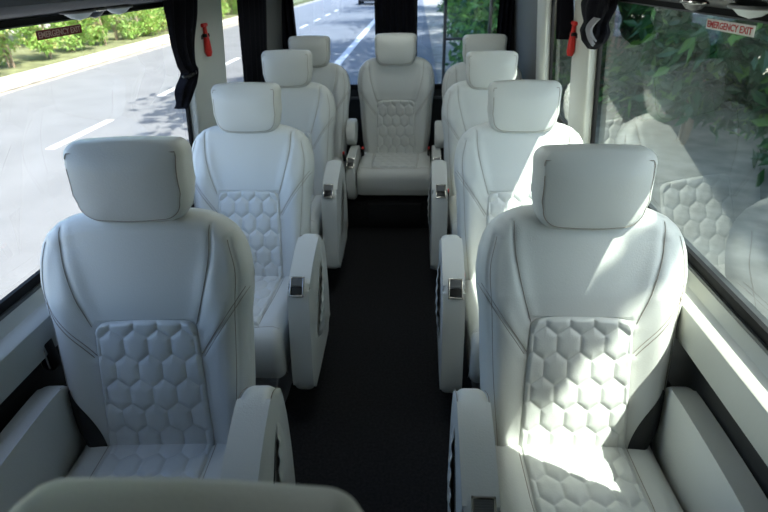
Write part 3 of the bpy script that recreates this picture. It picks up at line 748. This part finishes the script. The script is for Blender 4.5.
# left median bushes
for y in np.arange(10.0, 46, 1.7):
    x = -11.2-.012*y+rng.uniform(-.3, .3); hgt = rng.uniform(1.0, 2.6)
    plant('roadside_bush', (x, y, GZ+.2), rng.uniform(.8, 1.1), .25, hgt, 2600, .14, [LEAF_B, LEAF_Y], 'sunlit yellow green bush on the verge beyond the road', 'bush', 'sunlit bushes beyond the road', .25, .03, 14, 3, .3)
for y in np.arange(11, 48, 3.1):
    plant('verge_tree', (-13.9-.02*y+rng.uniform(-.4, .4), y, GZ+.2), 1.7, .9, 4.2, 3200, .2, [LEAF_B, LEAF_M], 'slender light green tree in the row behind the roadside bushes', 'tree', 'young trees behind the roadside bushes', .4, .06, 18, 2, .2)
for i, (x, y, hh, lab) in enumerate([(-13.5, 25.2, 6, 'brown trunked street tree beyond the kerb, nearest the tied curtain'), (-15.6, 16.0, 5, 'bright green roadside tree above the dark red sticker'), (-16, 21, 5, 'bright green roadside tree with blue gaps behind it'),
     (-15.4, 29.5, 5, 'green roadside tree far down the left verge'), (-16.5, 36, 6, 'most distant green tree on the left verge'), (-15.5, 12.2, 5, 'light green tree at the left edge of the picture')]):
    plant('roadside_tree', (x, y, GZ+.2), 2.0, 2.0, hh, 4200, .24, [LEAF_B, LEAF_M], lab, 'tree', None, .5, .16 if i == 0 else .09, 18, 1, .2)
# right hedge, dark broad leaves
HEDGE = [(4.9, 3.4), (4.6, 5.1), (4.8, 6.7), (4.3, 8.3), (4.7, 10.0), (4.2, 11.7), (4.5, 13.5), (4.2, 15.4), (4.5, 17.5)]
for x, y in HEDGE:
    plant('broadleaf_shrub', (x, y, GZ-.02), 1.25, .3, 3.6, 3600, .26, [LEAF_D, LEAF_M], 'dark glossy broadleaf shrub in the hedge outside the right window', 'shrub', 'dark shrubs along the right roadside', .18, .04, 22, 3, .35)
for x, y in [(7.0, 2.2), (7.1, 5.6), (7.2, 9.0), (7.4, 12.5), (7.5, 16.5)]:
    plant('hedge_tree', (x, y, GZ-.02), 2.7, 2.2, 8.0, 8000, .34, [LEAF_D, LEAF_M], 'tall dark leafy tree rising behind the right hedge', 'tree', 'tall trees behind the right hedge', .15, .10, 26, 1, .2)
# greenery behind the van to the right
for x, y in [(2.1, 11.2), (2.2, 13.7), (2.2, 16.4), (2.2, 19.6), (2.3, 23.5), (2.4, 28), (2.6, 34), (3.0, 42)]:
    plant('verge_shrub', (x, y, GZ-.02), 1.1, .3, 3.2, 3000, .22, [LEAF_M, LEAF_D], 'green shrub on the verge behind the van', 'shrub', 'green shrubs behind the van', .4, .04, 18, 3, .3)
# tall street trees whose crowns shade the road behind
for x, y, R, lab in [(3.0, 17, 5.2, 'tall shade tree on the right verge with its crown over the road'), (3.2, 28, 5.5, 'second tall shade tree on the right verge further back'), (3.0, 40, 6, 'most distant tall shade tree on the right verge'), (2.3, 9.5, 4.2, 'tall slim shade tree beside the hedge throwing leaf shadow on the lane')]:
    plant('shade_tree', (x, y, GZ-.02), R, 5.8, 8.2, 6500, .42, [LEAF_M, LEAF_D], lab, 'tree', None, .3, .2, 26, 1, .1)
# unseen tree added to throw the diagonal shade on the front right seat
e = empty('added_shadow_tree', (5.2, -.4, GZ-.02)); tag(e, 'added unseen tree whose bough shades the front right seat', 'tree')
sv = np.array([1, -.65, 2.1])
q1 = np.array([.80, 1.215, 1.050])+1.7*sv; q2 = np.array([.470, 1.127, .645])+1.7*sv; L0 = np.array([5.2, -.4, GZ-.02])
bp = [q1+(q1-q2)*4.2, q1+(q1-q2)*1.5, q1, (q1+q2)/2, q2, q2+(q2-q1)*.5]
m = MB(); m.tube([p-L0 for p in curve([L0, L0+np.array([.1, .1, 3.2]), bp[0]+np.array([.5, -.1, -.2]), bp[0]], 8)], [.15]*20+[.09]*5, 10); m.build('trunk', BARK, e)
m = MB(); cc = curve([p-L0 for p in bp], 6); m.tube(cc, [.06-.03*i/len(cc) for i in range(len(cc))], 8); m.build('bough', BARK, e)
m = MB(); pts = []
for t in np.linspace(-.3, 1.2, 1000):
    c = q1*(1-t)+q2*t-L0; r_ = .045+.055*np.clip(t, 0, 1); v = rng.normal(size=3); v /= np.linalg.norm(v); pts.append(c+v*r_*rng.uniform(0, 1))
leafmesh(m, pts, .055, .3, .7); m.build('leaf_spray', [LEAF_M, LEAF_D], e, 0)
# ladder on the right rear door
e = empty('rear_ladder', (.56, YR+.15, .5)); tag(e, 'black rear ladder outside the right rear window', 'ladder')
for s, xx in ((-1, -.178), (1, .175)):
    m = MB(); m.tube([(xx, 0, -.6), (xx, 0, .9), (xx, -.03, 1.3), (xx, -.2, 1.5)], .014, 8); m.build('rail', STEEL, e)
for z in (-.5, -.2, .1, .4, .67, .97, 1.25):
    m = MB(); m.tube([(-.178, 0, z), (.175, 0, z)], .011, 8); m.build('rung', STEEL, e)
# distant car
e = empty('parked_car', (-3.9, 50, GZ)); tag(e, 'small dark car far down the road behind the van', 'car')
m = MB(); m.prism(smoothpoly([(-.85, .25), (.85, .25), (.9, .8), (.72, .95), (.6, 1.45), (-.6, 1.45), (-.72, .95), (-.9, .8)], 1), -2.0, 2.0, 'y', bev=.08); m.build('body', CARPAINT, e)
m = MB(); m.prism([(-.62, .98), (.62, .98), (.52, 1.36), (-.52, 1.36)], -2.02, -1.99, 'y'); m.build('windscreen', BLACKPL, e)
for a in (-.78, .78):
    for b_ in (-1.3, 1.3):
        m = MB(); m.tube([(a-.1, b_, .32), (a+.1, b_, .32)], .32, 20); m.build('wheel', RUBBER, e)

# ------------------------------------------------------------------ light
w = bpy.data.worlds.new('World'); bpy.context.scene.world = w; w.use_nodes = True
N = w.node_tree.nodes; L = w.node_tree.links
bg = N['Background']; sky = N.new('ShaderNodeTexSky'); sky.sky_type = 'NISHITA'; sky.sun_disc = False
SUN = Vector((1, -.65, 2.1)).normalized()
sky.sun_elevation = math.asin(SUN.z); sky.sun_rotation = math.atan2(SUN.x, SUN.y); sky.air_density = 1.0; sky.dust_density = 2.0
L.new(sky.outputs[0], bg.inputs['Color']); bg.inputs['Strength'].default_value = .64
sd = bpy.data.lights.new('sun', 'SUN'); sd.energy = 13; sd.angle = .009; sd.color = (1, .95, .87)
so = bpy.data.objects.new('sun', sd); C.objects.link(so); so.rotation_euler = SUN.to_track_quat('Z', 'Y').to_euler(); so.location = (8, -5, 20)

# ------------------------------------------------------------------ camera
cd = bpy.data.cameras.new('camera'); cam = bpy.data.objects.new('camera', cd); C.objects.link(cam)
cd.sensor_width = 36; cd.sensor_fit = 'HORIZONTAL'; cd.lens = 520.1394/768*36; cd.clip_start = .02; cd.clip_end = 400
th, ps, ro = .4995, .0670, .02207
fw = Vector((-math.sin(ps)*math.cos(th), math.cos(ps)*math.cos(th), -math.sin(th)))
rt = Vector((math.cos(ps), math.sin(ps), 0)); up = rt.cross(fw)
r2 = rt*math.cos(ro)-up*math.sin(ro); u2 = rt*math.sin(ro)+up*math.cos(ro)
cam.matrix_world = Matrix(((r2.x, u2.x, -fw.x, .1609), (r2.y, u2.y, -fw.y, 0), (r2.z, u2.z, -fw.z, 1.65), (0, 0, 0, 1)))
bpy.context.scene.camera = cam
cd.dof.use_dof = True; cd.dof.focus_distance = 1.6; cd.dof.aperture_fstop = 4.0
vs = bpy.context.scene.view_settings; vs.view_transform = 'Standard'; vs.look = 'None'; vs.gamma = 1; vs.use_curve_mapping = False
vs.exposure = .25
